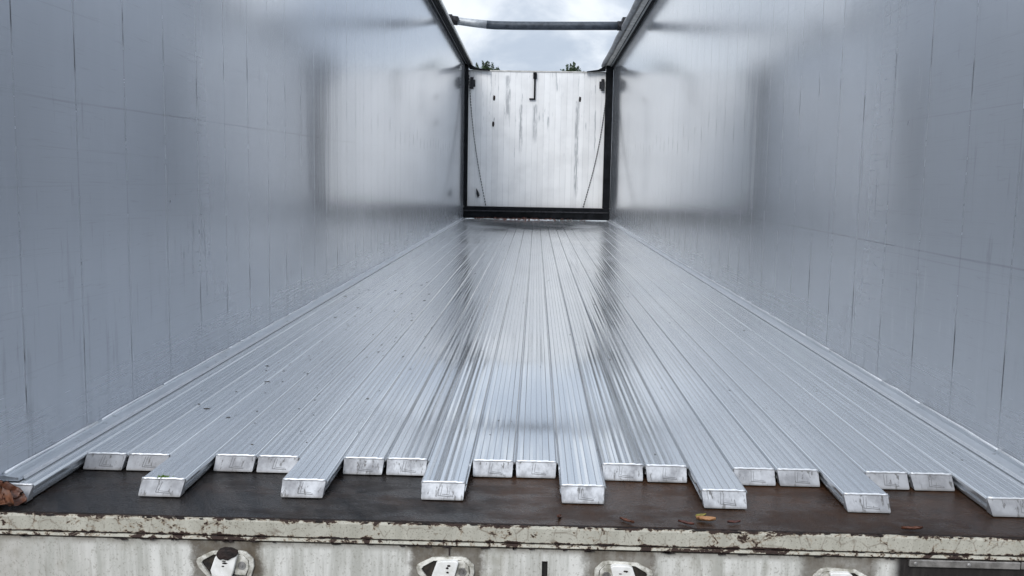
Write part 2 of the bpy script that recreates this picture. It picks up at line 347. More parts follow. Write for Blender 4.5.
def white_mat(n):
    x, y, z = n.pos()
    P = .0975
    c = n.m('DIVIDE', n.m('ADD', x, 1.12), P)
    d = n.m('MULTIPLY', n.m('ABSOLUTE', n.m('SUBTRACT', n.m('FRACT', n.m('ADD', c, .5)), .5)), P)
    ids = n.m('FLOOR', c)
    jn = n.noise(n.vec(n.m('MULTIPLY', n.m('FLOOR', n.m('ADD', c, .5)), 3.7), 0., n.m('MULTIPLY', z, 1.1)), 1.5, 3, .6)
    joint = n.m('MULTIPLY', n.ramp(d, .002, .007, 1., 0.), n.ramp(jn, .3, .7, .15, .9))
    st = n.noise(n.vec(n.m('MULTIPLY', x, 13.), 0., n.m('MULTIPLY', z, 1.2)), 1.25, 5, .6)
    st2 = n.noise(n.vec(n.m('MULTIPLY', x, 60.), 3., n.m('MULTIPLY', z, 3.)), 1.1, 4, .65)
    hi = n.ramp(z, .4, 1.9, -.07, .03)
    streak = n.ramp(n.m('ADD', n.m('ADD', n.m('MULTIPLY', st, .8), n.m('MULTIPLY', st2, .2)), hi), .615, .67)
    col = n.mix(n.white(ids), (.86, .86, .855), (.94, .94, .935))
    col = n.mix(n.ramp(n.noise(n.vec(x, 0., z), 2.5, 4), .4, .7, 0., .35), col, (.62, .62, .62))
    col = n.mix(n.m('MULTIPLY', streak, .5), col, (.22, .24, .27))
    for cx, zt, zb, ww in ((-.47, 2.46, 1.62, .034), (-.24, 1.98, 1.05, .022), (.0, 1.98, 1.25, .028), (.23, 1.78, 1.45, .014), (.72, 2.05, .35, .026), (-.70, 1.75, 1.45, .008), (1.03, 1.9, 1.1, .008)):
        wv = n.m('MULTIPLY', n.m('SUBTRACT', n.noise(n.vec(cx*9., 0., z), 3.5, 3), .5), .05)
        mm = n.ramp(n.m('ABSOLUTE', n.m('SUBTRACT', n.m('ADD', x, wv), cx)), ww*.7, ww*1.7, 1., 0.)
        mm = n.m('MULTIPLY', mm, n.m('MULTIPLY', n.ramp(z, zb, zb+.25), n.ramp(z, zt, zt-.05)))
        mm = n.m('MULTIPLY', mm, n.ramp(n.noise(n.vec(n.m('MULTIPLY', x, 40.), cx, n.m('MULTIPLY', z, 3.)), 1.4, 4, .65), .36, .56))
        col = n.mix(n.m('MULTIPLY', mm, .6), col, (.17, .185, .21))
    col = n.mix(n.m('MULTIPLY', joint, .28), col, (.2, .2, .21))
    return {'Base Color': col, 'Roughness': .35, 'Metallic': .0, 'Normal': n.bump(n.m('MULTIPLY', joint, -1.), .5, .004)}
M_white = material('streaked_white_planks', white_mat)

def simple(name, a, b, rough, scale=12., metal=0., bump=.3, bd=.003, zs=1., spec=.5):
    def fn(n):
        x, y, z = n.pos()
        k = n.noise(n.vec(x, y, n.m('MULTIPLY', z, zs)), scale, 5, .62)
        return {'Base Color': n.mix(n.ramp(k, .3, .7), a, b), 'Roughness': n.m('ADD', rough-.08, n.m('MULTIPLY', k, .16)), 'Metallic': metal, 'Specular IOR Level': spec,
                'Normal': n.bump(k, bump, bd)}
    return material(name, fn)
M_black = simple('black_rubber', (.004, .005, .006), (.014, .015, .018), .75, 9., spec=.12)
M_dark = simple('dark_steel', (.02, .021, .024), (.05, .05, .055), .6, 30., .2, spec=.2)
M_railg = simple('grey_rail', (.20, .21, .22), (.36, .37, .38), .5, 8., .4)
M_raill = simple('light_rail_edge', (.42, .41, .39), (.66, .65, .62), .5, 8., .2)
M_tube = simple('weathered_tube', (.025, .033, .045), (.07, .085, .105), .5, 14., .2)
M_tubel = simple('bare_galvanised_end', (.26, .28, .30), (.46, .48, .50), .45, 12., .4)
M_tarp = simple('rolled_tarp', (.22, .225, .235), (.34, .345, .355), .6, 10.)
M_lw = simple('white_latch_paint', (.72, .71, .67), (.90, .89, .87), .42, 40.)
M_lg = simple('grimy_latch_frame', (.26, .245, .20), (.74, .72, .66), .5, 60., 0., .6)
M_lr = simple('latch_recess', (.008, .006, .005), (.04, .03, .02), .7, 70.)
M_rust = simple('black_rust', (.005, .003, .003), (.026, .014, .011), .75, 60., 0., .9, .008)
M_bolt = simple('steel_bolt', (.2, .19, .18), (.42, .41, .4), .45, 60., .5)
M_strip2 = simple('grey_light_strip', (.16, .15, .14), (.36, .34, .32), .45, 40., .4, .4, .003)
M_leafo = simple('orange_leaf', (.20, .085, .030), (.42, .22, .10), .5, 60., 0., .6, .004)
M_leafc = simple('rusty_leaf', (.07, .025, .012), (.19, .075, .035), .5, 60., 0., .6, .004)
M_leafb = simple('wet_brown_leaf', (.05, .018, .011), (.15, .055, .028), .45, 60., 0., .6, .004)
M_leafd = simple('dark_leaf', (.05, .016, .012), (.12, .035, .02), .45, 60., 0., .6, .004)
M_moss = simple('green_moss', (.06, .12, .02), (.16, .26, .05), .8, 120., 0., .8)
M_grit = simple('dark_grit', (.012, .010, .009), (.05, .04, .03), .7, 90.)
M_bark = simple('bark', (.05, .04, .03), (.11, .09, .07), .9, 12.)
M_leaf = simple('tree_foliage', (.018, .038, .014), (.045, .078, .028), .6, 3.)
M_ground = simple('wet_gravel_yard', (.05, .048, .045), (.12, .115, .105), .75, 6., 0., .6, .02)
M_under = simple('subfloor_steel', (.01, .01, .01), (.03, .028, .026), .6, 12.)

# ------------------------------------------------------------------ ground (only seen from elsewhere)
g = G().box(-400, 400, -400, 400, -1.6, -1.4)
tag(g.build('ground', M_ground), kind='structure')

# ------------------------------------------------------------------ side walls
XL, XR, YB, YF, HW = -1.205, 1.312, 14.30, -.40, 2.69
def side_wall(sign, x, label):
    root = empty('side_wall', (x, 7, 0), label=label, cat='wall', group='ribbed aluminium side walls')
    def part(gm, name, mat, **kw):
        gm.v = [(a_, b_, c_ + (.018+(8-b_)*.0155 if c_ > 2. else 0)) for a_, b_, c_ in gm.v]      # the rails fall gently towards the far end
        o = gm.build(name, mat, None, **kw); o.parent = root; o.matrix_parent_inverse = Matrix.Translation((-x, -7, 0)); return o
    xo = x + sign*.05
    a, b = sorted((x, xo))
    part(G().box(a, b, YF, YB, -.12, HW), 'wall_panel', M_wall)
    # top rail: dark rubber underside, grey web, light edge
    if sign < 0:
        part(G().box(x-.07, x+.084, YF, YB+.3, HW+.001, HW+.045).box(x+.040, x+.070, YF, YB+.3, HW-.016, HW+.001), 'top_rail', M_black)
        part(G().box(x+.086, x+.106, YF, YB+.3, HW+.028, HW+.066), 'rail_edge', M_raill, bevel=.004)
        part(G().box(x+.022, x+.028, YF, YB+.3, HW-.006, HW), 'rail_bead', M_railg)
    else:
        part(G().box(x-.060, x+.07, YF, YB+.3, HW+.001, HW+.045).box(x-.028, x-.004, YF, YB+.3, HW-.020, HW+.001), 'top_rail', M_black)
        part(G().box(x-.118, x-.062, YF, YB+.3, HW+.006, HW+.075), 'rail_edge', M_raill, bevel=.004)
        part(G().box(x-.056, x-.036, YF, YB+.3, HW-.010, HW+.000), 'rail_bead', M_railg)
    # guard strip that seals the floor against the wall: foot, step and lip, with a ragged bead of sealant
    s = -sign
    w1 = .044
    hs = .016 if sign < 0 else .022
    prof = [(x, hs), (x+s*.012, hs), (x+s*.016, .0145), (x+s*(w1-.010), .0125), (x+s*w1, .0105), (x+s*w1, .0035), (x, .0035)]
    part(G().prism(prof, 'y', YF+.14, 14.16), 'guard_strip', M_strip)
    prof = [(x+s*(w1+.001), .011), (x+s*(w1+.0045), .011), (x+s*(w1+.0055), .0030), (x+s*(w1+.001), .0030)]
    part(G().prism(prof, 'y', YF+.16, 14.16), 'strip_lip', M_bead)
    gb = G(); yb = YF+.15; rnd = random.Random(5 if sign < 0 else 9)
    while yb < 14.1:
        ln = rnd.uniform(.12, .7); pts = []; rad = []
        k = 6
        for i in range(k):
            pts.append((x+s*.006, yb+ln*i/(k-1), hs+.001+rnd.uniform(-.001, .002))); rad.append(rnd.uniform(.003, .0055))
        gb.tube(pts, rad, 7); yb += ln*.985 + (rnd.uniform(.01, .06) if rnd.random() < .3 else 0)
    part(gb, 'sealant_bead', M_bead, smooth=True)
    return root
side_wall(-1, XL, 'tall grey aluminium wall left of the slatted floor, with a narrow dark top rail')
side_wall(1, XR, 'tall grey aluminium wall right of the slatted floor, under the rolled tarp')

# ------------------------------------------------------------------ floor slats
YEND = 14.12
def slat_profile(w):
    """closed cross-section (x, z) with shallow grooves and slightly tipped lands"""
    n_l = max(3, round(w/.0175)); r = .0022; gw = .0024; gd = .0014
    top = []
    rnd = random.Random(int(w*1e4))
    xs = [-w/2+.003 + (w-.006)*i/n_l for i in range(n_l+1)]
    for i in range(n_l):
        a, b = xs[i], xs[i+1]; mid = (a+b)/2
        t1 = rnd.uniform(.00008, .00042)*rnd.choice((-1, 1))
        if i == 0: top.append((a, -.0008+0))
        top += [(a+(gw/2 if i else .0015), t1*.5), (mid, -t1*.35), (b-(gw/2 if i < n_l-1 else .0015), t1*.6*rnd.choice((-1, 1)))]
        if i < n_l-1: top.append((b, -gd))
        else: top.append((b, -.0008))
    h = .0345
    right = [(w/2, -.0035), (w/2, -.0042), (w/2+.0022, -.0044), (w/2+.0022, -.0075), (w/2, -.0078), (w/2, -.010), (w/2-.006, -.012), (w/2-.006, -.020), (w/2-.001, -.0215), (w/2-.001, -.0245), (w/2-.008, -.026), (w/2-.008, -h)]
    left = [(-a, b) for a, b in reversed(right) if a <= w/2 and b not in (-.0042, -.0078)]
    return top + right + left
def slat_meshes(w, hide_left=False):
    prof = slat_profile(w)
    body = G().prism(prof, 'y', 0, 14.6)
    # end cap: sloping plate, wedge shaped in section, corners drawn in at the foot
    hw = w/2-.0022; cap = G()
    yy0, yy1 = -.001, -.033
    rows = [(yy0, -.0015, hw), (yy0-.003, -.0035, hw), (yy1+.002, -.032, hw-.0015), (yy1+.001, -.0355, hw-.003)]
    v = []
    for (y, z, h) in rows: v += [(-h, y, z), (h, y, z)]
    v += [(-hw+.003, .0, -.0355), (hw-.003, .0, -.0355), (-hw, .0, -.0015), (hw, .0, -.0015)]
    f = [(0, 1, 3, 2), (2, 3, 5, 4), (4, 5, 7, 6), (6, 7, 9, 8), (8, 9, 11, 10), (10, 11, 1, 0), (0, 2, 4, 6, 8, 10), (1, 11, 9, 7, 5, 3)]
    cap.add(v, f)
    # bright lip on the fold
    bead = G(); pts = []; rad = []; rnd = random.Random(int(w*3e4)); k = 15
    for i in range(k):
        pts.append((-hw+.001 + (2*hw-.002)*i/(k-1), -.0022+rnd.uniform(-.0006, .0006), -.0006+rnd.uniform(-.0005, .0006))); rad.append(rnd.uniform(.0022, .0034))
    bead.tube(pts, rad, 8)
    # engraved strokes: a slash, an L and a short rule
    mk = G()
    def on(u, t):                      # u across (-.5..5), t down the slope 0..1
        y = (yy0-.003)+(yy1+.002-yy0+.003)*t; z = -.0035+(-.032+.0035)*t
        return Vector((u*w, y-.0006, z))
    def stroke(p, q, wd=.0009):
        a, b = on(*p), on(*q); d = (b-a).normalized(); nrm = Vector((0, -.67, .74)); s = d.cross(nrm).normalized()*wd/2; e = nrm*.0004
        mk.add([a-s-e, a+s-e, b+s-e, b-s-e, a-s+e, a+s+e, b+s+e, b-s+e], [(0, 1, 2, 3), (7, 6, 5, 4), (0, 4, 5, 1), (1, 5, 6, 2), (2, 6, 7, 3), (3, 7, 4, 0)])
    stroke((-.07, .05), (-.10, .80)); stroke((-.01, .10), (-.045, .80), .0007)
    stroke((-.10, .80), (.22, .86), .0012); stroke((-.02, .70), (.20, .76), .0006); stroke((.22, .78), (.23, .88), .001)
    return body, cap, bead, mk
cache = {}
def place_slat(k, xc, w, y, label, group, marked=True, dark=False):
    root = empty('floor_slat', (xc, y, 0), label=label, cat='floor slat', group=group)
    key = round(w, 3)
    if key not in cache:
        b, c, bd, mk = slat_meshes(w)
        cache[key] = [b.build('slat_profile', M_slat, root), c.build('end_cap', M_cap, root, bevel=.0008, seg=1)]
        cache[key].append(bd.build('cap_edge', M_bead, cache[key][1], smooth=True))
        cache[key].append(mk.build('engraved_mark', M_mark, cache[key][1]))
    else:
        src = cache[key]; cs = []
        for i, o in enumerate(src):
            c = o.copy(); C.objects.link(c); c.parent = root if i < 2 else cs[1]; cs.append(c)
    return root
ORD = ['first', 'second', 'third', 'fourth', 'fifth', 'sixth', 'seventh', 'eighth', 'ninth', 'tenth', 'eleventh', 'twelfth', 'thirteenth', 'fourteenth']
LONG_Y = {3: -.200, 6: -.182, 9: -.174, 12: -.174, 15: -.184, 18: -.187, 21: -.192}
SHORT_Y = {1: -.007, 2: -.006, 4: .005, 5: .004, 7: .007, 8: .009, 10: .012, 11: .014, 13: .008, 14: .004, 16: -.003, 17: -.003, 19: -.008, 20: -.011}
sn = 0; ln_ = 0
for k in range(22):
    xc = (k-11)*.112+.056
    if k == 0:
        place_slat(k, -1.1655, .0915, -.268, 'narrow outermost aluminium slat against the left wall, wet brown leaves at its tip', 'long floor slats reaching over the dark plate')
    elif k == 21:
        place_slat(k, 1.2125, .183, LONG_Y[k], 'widest aluminium slat, running along the foot of the right wall', 'long floor slats reaching over the dark plate')
    elif k in LONG_Y:
        ln_ += 1
        lab = {1: 'long aluminium floor slat with a tuft of green moss on its capped end',
               2: 'second long projecting floor slat from the left wall, counting after the mossy one',
               3: 'long projecting floor slat above the second white latch from the left',
               4: 'long projecting floor slat in the middle, its end just left of the floor centre brown bits',
               5: 'long projecting floor slat whose capped end points at the orange leaf',
               6: 'long projecting floor slat just before the wide slat at the right wall'}[ln_]
        if ln_ == 2: lab = 'long projecting floor slat next right of the mossy one'
        if ln_ == 4: lab = 'long projecting floor slat nearest the middle of the photo'
        place_slat(k, xc, .1092, LONG_Y[k], lab, 'long floor slats reaching over the dark plate')
    else:
        sn += 1
        place_slat(k, xc, .1092, SHORT_Y[k], 'short set-back aluminium floor slat, %s of the fourteen short ones from the left' % ORD[sn-1], 'short floor slats set back from the edge')

# dark steel bed below the slats
tag(G().box(XL+.001, XR-.001, .35, 14.9, -.12, -.040).build('subfloor', M_under), kind='structure')

# ------------------------------------------------------------------ rear sill with its deck plate, lip and latches
YS = -.345
sill = empty('rear_sill', (.05, YS, -.1), label='chipped cream painted steel sill and wet rusty plate below the slat ends', cat='sill')
def sp(gm, name, mat, parent=None, **kw):
    o = gm.build(name, mat, None, **kw); o.parent = parent or sill
    o.matrix_parent_inverse = Matrix.Translation((-.05, -YS, .1)) if (parent is None) else Matrix.Identity(4)
    return o
x0, x1 = XL-.06, XR+.08
# plate, slightly wavy sheet with thickness
pv = []; pf = []; nx, ny = 90, 12
for top in (1, 0):
    for j in range(ny+1):
        for i in range(nx+1):
            X = x0+(x1-x0)*i/nx; Y = YS+.004+(.349-.004-YS)*j/ny
            dz = mnoise.noise(Vector((X*3, Y*4, 0)))*.0012 - (.0015 if j == 0 else 0)
            pv.append((X, Y, (-.0378+dz) if top else -.050))
W_ = nx+1; T_ = W_*(ny+1)
for j in range(ny):
    for i in range(nx):
        q = j*W_+i; pf.append((q, q+1, q+W_+1, q+W_)); pf.append((T_+q, T_+q+W_, T_+q+W_+1, T_+q+1))
for i in range(nx): pf.append((i, T_+i, T_+i+1, i+1)); q = ny*W_+i; pf.append((q, q+1, T_+q+1, T_+q))
for j in range(ny): q = j*W_; pf.append((q, q+W_, T_+q+W_, T_+q)); q = j*W_+nx; pf.append((q, T_+q, T_+q+W_, q+W_))
sp(G().add(pv, pf), 'deck_plate', M_plate, smooth=False)
# face band with ragged upper edge
def ragged(za, zb, ya, yb, mat, name, amp, seed):
    gm = G(); k = 700; rnd = random.Random(seed); v = []
    for i in range(k+1):
        X = x0+(x1-x0)*i/k
        e = mnoise.noise(Vector((X*22, seed, 0)))*amp + mnoise.noise(Vector((X*75, seed, 3)))*amp*.7
        e2 = mnoise.noise(Vector((X*30, seed, 9)))*amp*.5
        v += [(X, ya, zb+e2), (X, ya-.0015, za-.006), (X, ya, za+e), (X, yb, za+e-.001), (X, yb, zb+e2)]
    f = []
    for i in range(k):
        b = i*5
        for q in range(5): f.append((b+q, b+(q+1) % 5, b+5+(q+1) % 5, b+5+q))
    f.append((0, 1, 2, 3, 4)); f.append(tuple(k*5+q for q in (4, 3, 2, 1, 0)))
    gm.add(v, f); return sp(gm, name, mat)
sp(G().box(x0, x1, YS-.0015, YS+.05, -.125, -.0515), 'rust_core', M_rust)
sp(G().box(x0, x1, YS-.001, YS+.002, -.0515, -.0392), 'plate_edge', M_rust)
ragged(-.0398, -.0785, YS-.007, YS-.002, M_chip, 'painted_face', .0022, 1)
ragged(-.0815, -.0890, YS-.010, YS-.002, M_chip2, 'painted_lip', .0010, 2)
sp(G().box(x0, x1, YS+.006, YS+.05, -.60, -.1255), 'beam_core', M_under)
SLOT = (.0715, .0845)
gp = G()
yp0, yp1 = YS-.006, YS+.005
gp.box(x0, SLOT[0], yp0, yp1, -.60, -.094); gp.box(SLOT[1], x1, yp0, yp1, -.60, -.094)
gp.box(SLOT[0], SLOT[1], yp0, yp1, -.60, -.170); gp.box(SLOT[0], SLOT[1], yp0, yp1, -.121, -.094)
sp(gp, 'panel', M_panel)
# lifted flakes of rust and paint along the fold
gf = G(); rnd = random.Random(21)
for i in range(150):
    X = rnd.uniform(x0+.02, x1-.02); z = rnd.choice((-.0405, -.0800, -.0912))+rnd.uniform(-.0015, .0015); L_ = rnd.uniform(.004, .022)
    h = rnd.uniform(.001, .0032)
    k = [(X, z-h*rnd.uniform(.4, 1)), (X+L_*.3, z-h*rnd.uniform(.7, 1.3)), (X+L_, z-h*.4), (X+L_*.8, z+h*.6), (X+L_*.4, z+h*rnd.uniform(.2, 1)), (X-L_*.1, z+h*.5)]
    yo = YS-.0085-rnd.uniform(0, .0012) if z > -.085 else YS-.0112
    gf.prism(k, 'y', yo, yo+.002)
sp(gf, 'rust_flakes', M_rust)
o_stuff = [c for c in sill.children if c.name.startswith('rust_flakes')][0]; o_stuff['kind'] = 'stuff'
# vertical weld cracks in the panel
sp(G().box(-.138, -.1355, YS-.0105, YS-.004, -.112, -.0905), 'weld_line', M_rust)

def latch(x, z, rusty, flip, label):
    base = empty('latch', label=label); base.parent = sill; base.matrix_parent_inverse = Matrix.Translation((-.05, -YS, .1))
    base.location = (x, YS-.006, z)
    s = -1 if flip else 1
    def P(poly): return [(s*a, b) for a, b in poly]
    # eight-cornered frame, drawn to a point on the left
    outer = [(-.070, -.012), (-.068, -.004), (-.034, .014), (.030, .017), (.044, .014), (.060, -.002), (.061, -.020), (.052, -.050), (-.040, -.052), (-.066, -.024)]
    inner = [(-.058, -.013), (-.054, -.007), (-.030, .007), (.026, .010), (.038, .008), (.050, -.005), (.051, -.020), (.044, -.043), (-.036, -.045), (-.054, -.021)]
    k = len(outer); v = []
    for poly, y in ((outer, 0.), (outer, -.006), (inner, -.0075), (inner, .0)):
        v += [(s*a, y, b) for a, b in poly]
    f = []
    for r in range(3):
        for i in range(k): j = (i+1) % k; f.append((r*k+i, r*k+j, (r+1)*k+j, (r+1)*k+i))
    for i in range(k): j = (i+1) % k; f.append((3*k+i, 3*k+j, j, i))
    mesh_obj('latch_frame', v, f, M_lg, base, bevel=.0009, seg=1)
    G().prism(P([(a*.99, b*.99) for a, b in inner]), 'y', -.0012, .003).build('latch_recess', M_lr, base)
    blk = [(-.030, -.040), (-.034, -.026), (-.023, .006), (-.016, .011), (.020, .012), (.026, .008), (.017, -.028), (.013, -.040)]
    G().prism(P(blk), 'y', -.019, -.001).build('latch_block', M_lw, base, bevel=.002)
    G().prism(P([(-.028, -.050), (-.028, -.042), (.014, -.042), (.016, -.050)]), 'y', -.014, -.001).build('latch_foot', M_bolt, base, bevel=.001)
    # dished arm with its round bolt
    arm = [(.017, -.038), (.024, .008), (.036, .009), (.048, -.004), (.050, -.022), (.042, -.040)]
    ar = G().prism(P(arm), 'y', -.008, -.001).build('latch_arm', M_lg, base, bevel=.001)
    v = []; f = []; cx_, cz_ = s*.034, -.016
    prof = [(.0095, -.008), (.0095, -.0105), (.0070, -.0105), (.0062, -.0090), (.0035, -.0090), (.0030, -.0125), (.0, -.0128)]
    sg = 20
    for r_, y in prof:
        for i in range(sg): th = 2*math.pi*i/sg; v.append((cx_+r_*math.cos(th), y, cz_+r_*math.sin(th)))
    for r in range(len(prof)-1):
        for i in range(sg): j = (i+1) % sg; f.append((r*sg+i, r*sg+j, (r+1)*sg+j, (r+1)*sg+i))
    mesh_obj('bolt', v, f, M_bolt, base)
    # chipped spots on the block
    gm = G(); rr = random.Random(int(abs(x)*999))
    for i in range(3 if rusty < 2 else 4):
        ax, az = rr.uniform(-.016, .008), rr.uniform(-.016, .002)
        n_ = 9; L_, H_ = rr.uniform(.003, .006), rr.uniform(.0012, .0028)
        gm.prism([(s*(ax+L_*math.cos(2*math.pi*q/n_)*rr.uniform(.7, 1.2)), az+H_*math.sin(2*math.pi*q/n_)*rr.uniform(.7, 1.2)) for q in range(n_)], 'y', -.0196, -.0185)
    gm.build('paint_chip', M_rust, base)
    if rusty == 1:
        pts = []
        hump = [(-.016, .004), (-.020, .011), (-.017, .020), (-.004, .0245), (.012, .0235), (.026, .017), (.027, .010), (.016, .005), (.006, -.001), (-.006, .002), (-.011, -.001)]
        mesh = G().prism(P(hump), 'y', -.0225, -.0005).build('rust_lump', M_rust, base, bevel=.003)
    return base
latch(-.639, -.130, 1, False, 'latch with a dark lump of rust over its white block')
latch(-.141, -.131, 0, False, None)
latch(.250, -.1315, 0, True, None)
latch(.735, -.134, 0, True, None)
# bolted grey strip at the right end
ls = sp(G().box(.885, 1.128, YS-.0135, YS-.0061, -.1085, -.0925).box(1.130, x1, YS-.0135, YS-.0061, -.1080, -.0920), 'light_strip', M_strip2, bevel=.0012, seg=1)
for bx_ in (.898, 1.015, 1.145, 1.27):
    gm = G(); sg = 14; v = []; f = []
    for r_, y in ((.0042, 0.), (.0042, -.0015), (.0025, -.0028), (0., -.003)):
        for i in range(sg): th = 2*math.pi*i/sg; v.append((bx_+r_*math.cos(th), YS-.0135+y, -.1003+r_*math.sin(th)))
    for r in range(3):
        for i in range(sg): j = (i+1) % sg; f.append((r*sg+i, r*sg+j, (r+1)*sg+j, (r+1)*sg+i))
    gm.add(v, f); o = gm.build('screw', M_bolt); o.parent = ls; o.matrix_parent_inverse = Matrix.Identity(4)
# small white end stop in the left corner
# ------------------------------------------------------------------ far end: black portal frame
fr = empty('portal_frame', (.05, 14.2, 0), label='black rubber-lined frame round the far white bulkhead', cat='frame')
def fp(gm, name, mat, **kw):
    o = gm.build(name, mat, None, **kw); o.parent = fr; o.matrix_parent_inverse = Matrix.Translation((-.05, -14.2, 0)); return o
fp(G().box(XL+.002, -1.142, 14.16, 14.24, .217, 2.62), 'post', M_black, bevel=.008)
fp(G().box(1.184, XR-.004, 14.16, 14.24, .217, 2.62), 'post', M_black, bevel=.008)
fp(G().box(XL+.002, XR-.004, 14.14, 14.24, .012, .215), 'bottom_beam', M_black, bevel=.012)
fp(G().box(XL+.01, XR-.02, 14.12, 14.17, .128, .150), 'beam_ridge', M_dark, bevel=.006)
fp(G().prism([(-1.13, 2.53), (-.78, 2.505), (-.78, 2.52), (-1.0, 2.55), (-1.13, 2.62)], 'y', 14.17, 14.23), 'corner_gusset', M_black)
fp(G().prism([(1.177, 2.53), (.86, 2.505), (.86, 2.52), (1.05, 2.55), (1.177, 2.62)], 'y', 14.17, 14.23), 'corner_gusset', M_black)
# ------------------------------------------------------------------ bulkhead
bk = empty('bulkhead', (.03, 14.28, .2), label='streaked white plank bulkhead closing the far end of the floor', cat='bulkhead')
def bp(gm, name, mat, **kw):
    o = gm.build(name, mat, None, **kw); o.parent = bk; o.matrix_parent_inverse = Matrix.Translation((-.03, -14.28, -.2)); return o
bp(G().box(XL+.02, XR-.02, 14.26, 14.30, .07, 2.50), 'plank_panel', M_white)
bp(G().box(XL+.02, XR-.02, 14.25, 14.31, 2.502, 2.525), 'top_edge', M_raill)
bp(G().box(-.03, .0, 14.22, 14.25, 2.06, 2.50).box(-.105, .0, 14.222, 14.248, 2.035, 2.062).box(-.045, .018, 14.21, 14.252, 2.39, 2.49), 'handle', M_black, bevel=.003)
for (sx_, sz_) in ((-.705, 2.06), (-.715, 1.62), (.758, 2.06)):
    bp(G().prism([(sx_-.016, sz_-.04), (sx_+.010, sz_-.045), (sx_+.020, sz_-.01), (sx_+.018, sz_+.035), (sx_-.012, sz_+.045), (sx_-.02, sz_)], 'y', 14.254, 14.262), 'slot', M_rust)
bp(G().box(-1.115, -1.03, 14.22, 14.258, 2.24, 2.36).box(-1.115, -1.06, 14.21, 14.225, 2.20, 2.40), 'hinge', M_dark, bevel=.006)
bp(G().box(1.08, 1.165, 14.22, 14.258, 2.24, 2.36).box(1.11, 1.165, 14.21, 14.225, 2.20, 2.40), 'hinge', M_dark, bevel=.006)
def chain(a, b, thick, sag):
    gm = G(); k = 46
    P_ = [Vector(a).lerp(Vector(b), i/k)+Vector(((a[0]/abs(a[0]))*sag*math.sin(math.pi*i/k), 0, 0)) for i in range(k+1)]
    for i in range(k):
        d = P_[i+1]-P_[i]; gm.tube([P_[i]+d*.08, P_[i]+d*.3, P_[i]+d*.5, P_[i]+d*.7, P_[i]+d*.8], [thick*.6, thick, thick*1.1, thick, thick*.6], 6)
    return gm
bp(chain((-1.14, 14.245, 2.44), (-.82, 14.245, .22), .0075, .05), 'chain', M_dark)
bp(chain((1.20, 14.245, 2.10), (.855, 14.245, .22), .0085, .05), 'chain', M_dark)
bp(G().prism([(-.99, .52), (-.95, .46), (-.93, .40), (-.96, .36), (-.985, .42)], 'y', 14.22, 14.25), 'chain_hook', M_dark)

# ------------------------------------------------------------------ roof bow and rolled tarp
rb = empty('roof_bow', (0, 10.75, 2.76), label='dark bent roof tube spanning the open top, pale at its left end', cat='roof bow')
def rp(gm, name, mat, **kw):
    o = gm.build(name, mat, None, **kw); o.parent = rb; o.matrix_parent_inverse = Matrix.Translation((0, -10.75, -2.76)); return o
rp(G().tube([(-.66, 10.75, 2.744), (-.55, 10.75, 2.738), (-.3, 10.75, 2.736), (0, 10.75, 2.738), (.4, 10.75, 2.742), (.8, 10.75, 2.748), (1.14, 10.75, 2.752)], .056, 20), 'tube', M_tube, smooth=True)
rp(G().tube([(-1.10, 10.75, 2.790), (-1.0, 10.75, 2.780), (-.84, 10.75, 2.762), (-.66, 10.75, 2.745)], [.050, .051, .053, .0555], 20), 'tube_end', M_tubel, smooth=True)
rp(G().tube([(-1.15, 10.75, 2.80), (-1.05, 10.75, 2.788)], .060, 18).box(-1.17, -1.12, 10.66, 10.84, 2.76, 2.86).tube([(-1.055, 10.68, 2.80), (-1.055, 10.64, 2.80)], .03, 12), 'bracket', M_dark)
rp(G().tube([(1.08, 10.75, 2.752), (1.19, 10.75, 2.752)], .062, 18).box(1.14, 1.20, 10.64, 10.86, 2.735, 2.85).tube([(1.12, 10.70, 2.76), (1.12, 10.64, 2.76)], .035, 12), 'bracket', M_dark)
gt = G(); pts = []; rad = []
for i in range(60):
    Y = YF + (14.6-YF)*i/59
    pts.append((1.162+.004*math.sin(Y*2.1), Y, 2.69+.018+(8-Y)*.0155+.058+.003*math.sin(Y*3.3))); rad.append(.035+.002*math.sin(Y*5))
gt.tube(pts, rad, 14)
tr = gt.build('tarp_roll', M_tarp, smooth=True)
tag(tr, 'long grey rolled tarp lying along the top of the right wall', 'tarp')

# ------------------------------------------------------------------ leaves, moss and grit
def leaf_mesh(L_, W2, seed, curl=.3):
    rnd = random.Random(seed); gm = G(); k = 9; v = []
    for layer in (0, 1):
        for i in range(k+1):
            t_ = i/k; wd = W2*math.sin(math.pi*min(1, t_*.96+.02))**.7*rnd.uniform(.75, 1.1)
            for q in (-1, -.5, 0, .5, 1):
                z = curl*L_*(abs(q)**1.5*.35 + (t_-.5)**2*.6) + rnd.uniform(-.04, .04)*L_*.4
                v.append(((t_-.5)*L_, q*wd*.5, z + layer*.0006 + .0012))
    f = []; Wd = 5; T = Wd*(k+1)
    for i in range(k):
        for q in range(4):
            b = i*Wd+q; f.append((b, b+Wd, b+Wd+1, b+1)); f.append((T+b, T+b+1, T+b+Wd+1, T+b+Wd))
        b = i*Wd; f.append((b, T+b, T+b+Wd, b+Wd)); b = i*Wd+4; f.append((b, b+Wd, T+b+Wd, T+b))
    for b in (0, k*Wd):
        for q in range(4): f.append((b+q, b+q+1, T+b+q+1, T+b+q))
    return gm.add(v, f)
def leaf(x, y, z, L_, W2, rz, mat, label, seed, group=None, tilt=0., curl=.3, name='fallen_leaf'):
    o = leaf_mesh(L_, W2, seed, curl).build(name, mat, smooth=True); o.location = (x, y, z); o.rotation_euler = (tilt, tilt*.5, rz)
    return tag(o, label, 'leaf', group)
ZP = -.0375
leaf(.443, -.300, ZP, .044, .022, -.15, M_leafo, 'bright orange curled leaf lying on the rusty plate', 3, curl=.45)
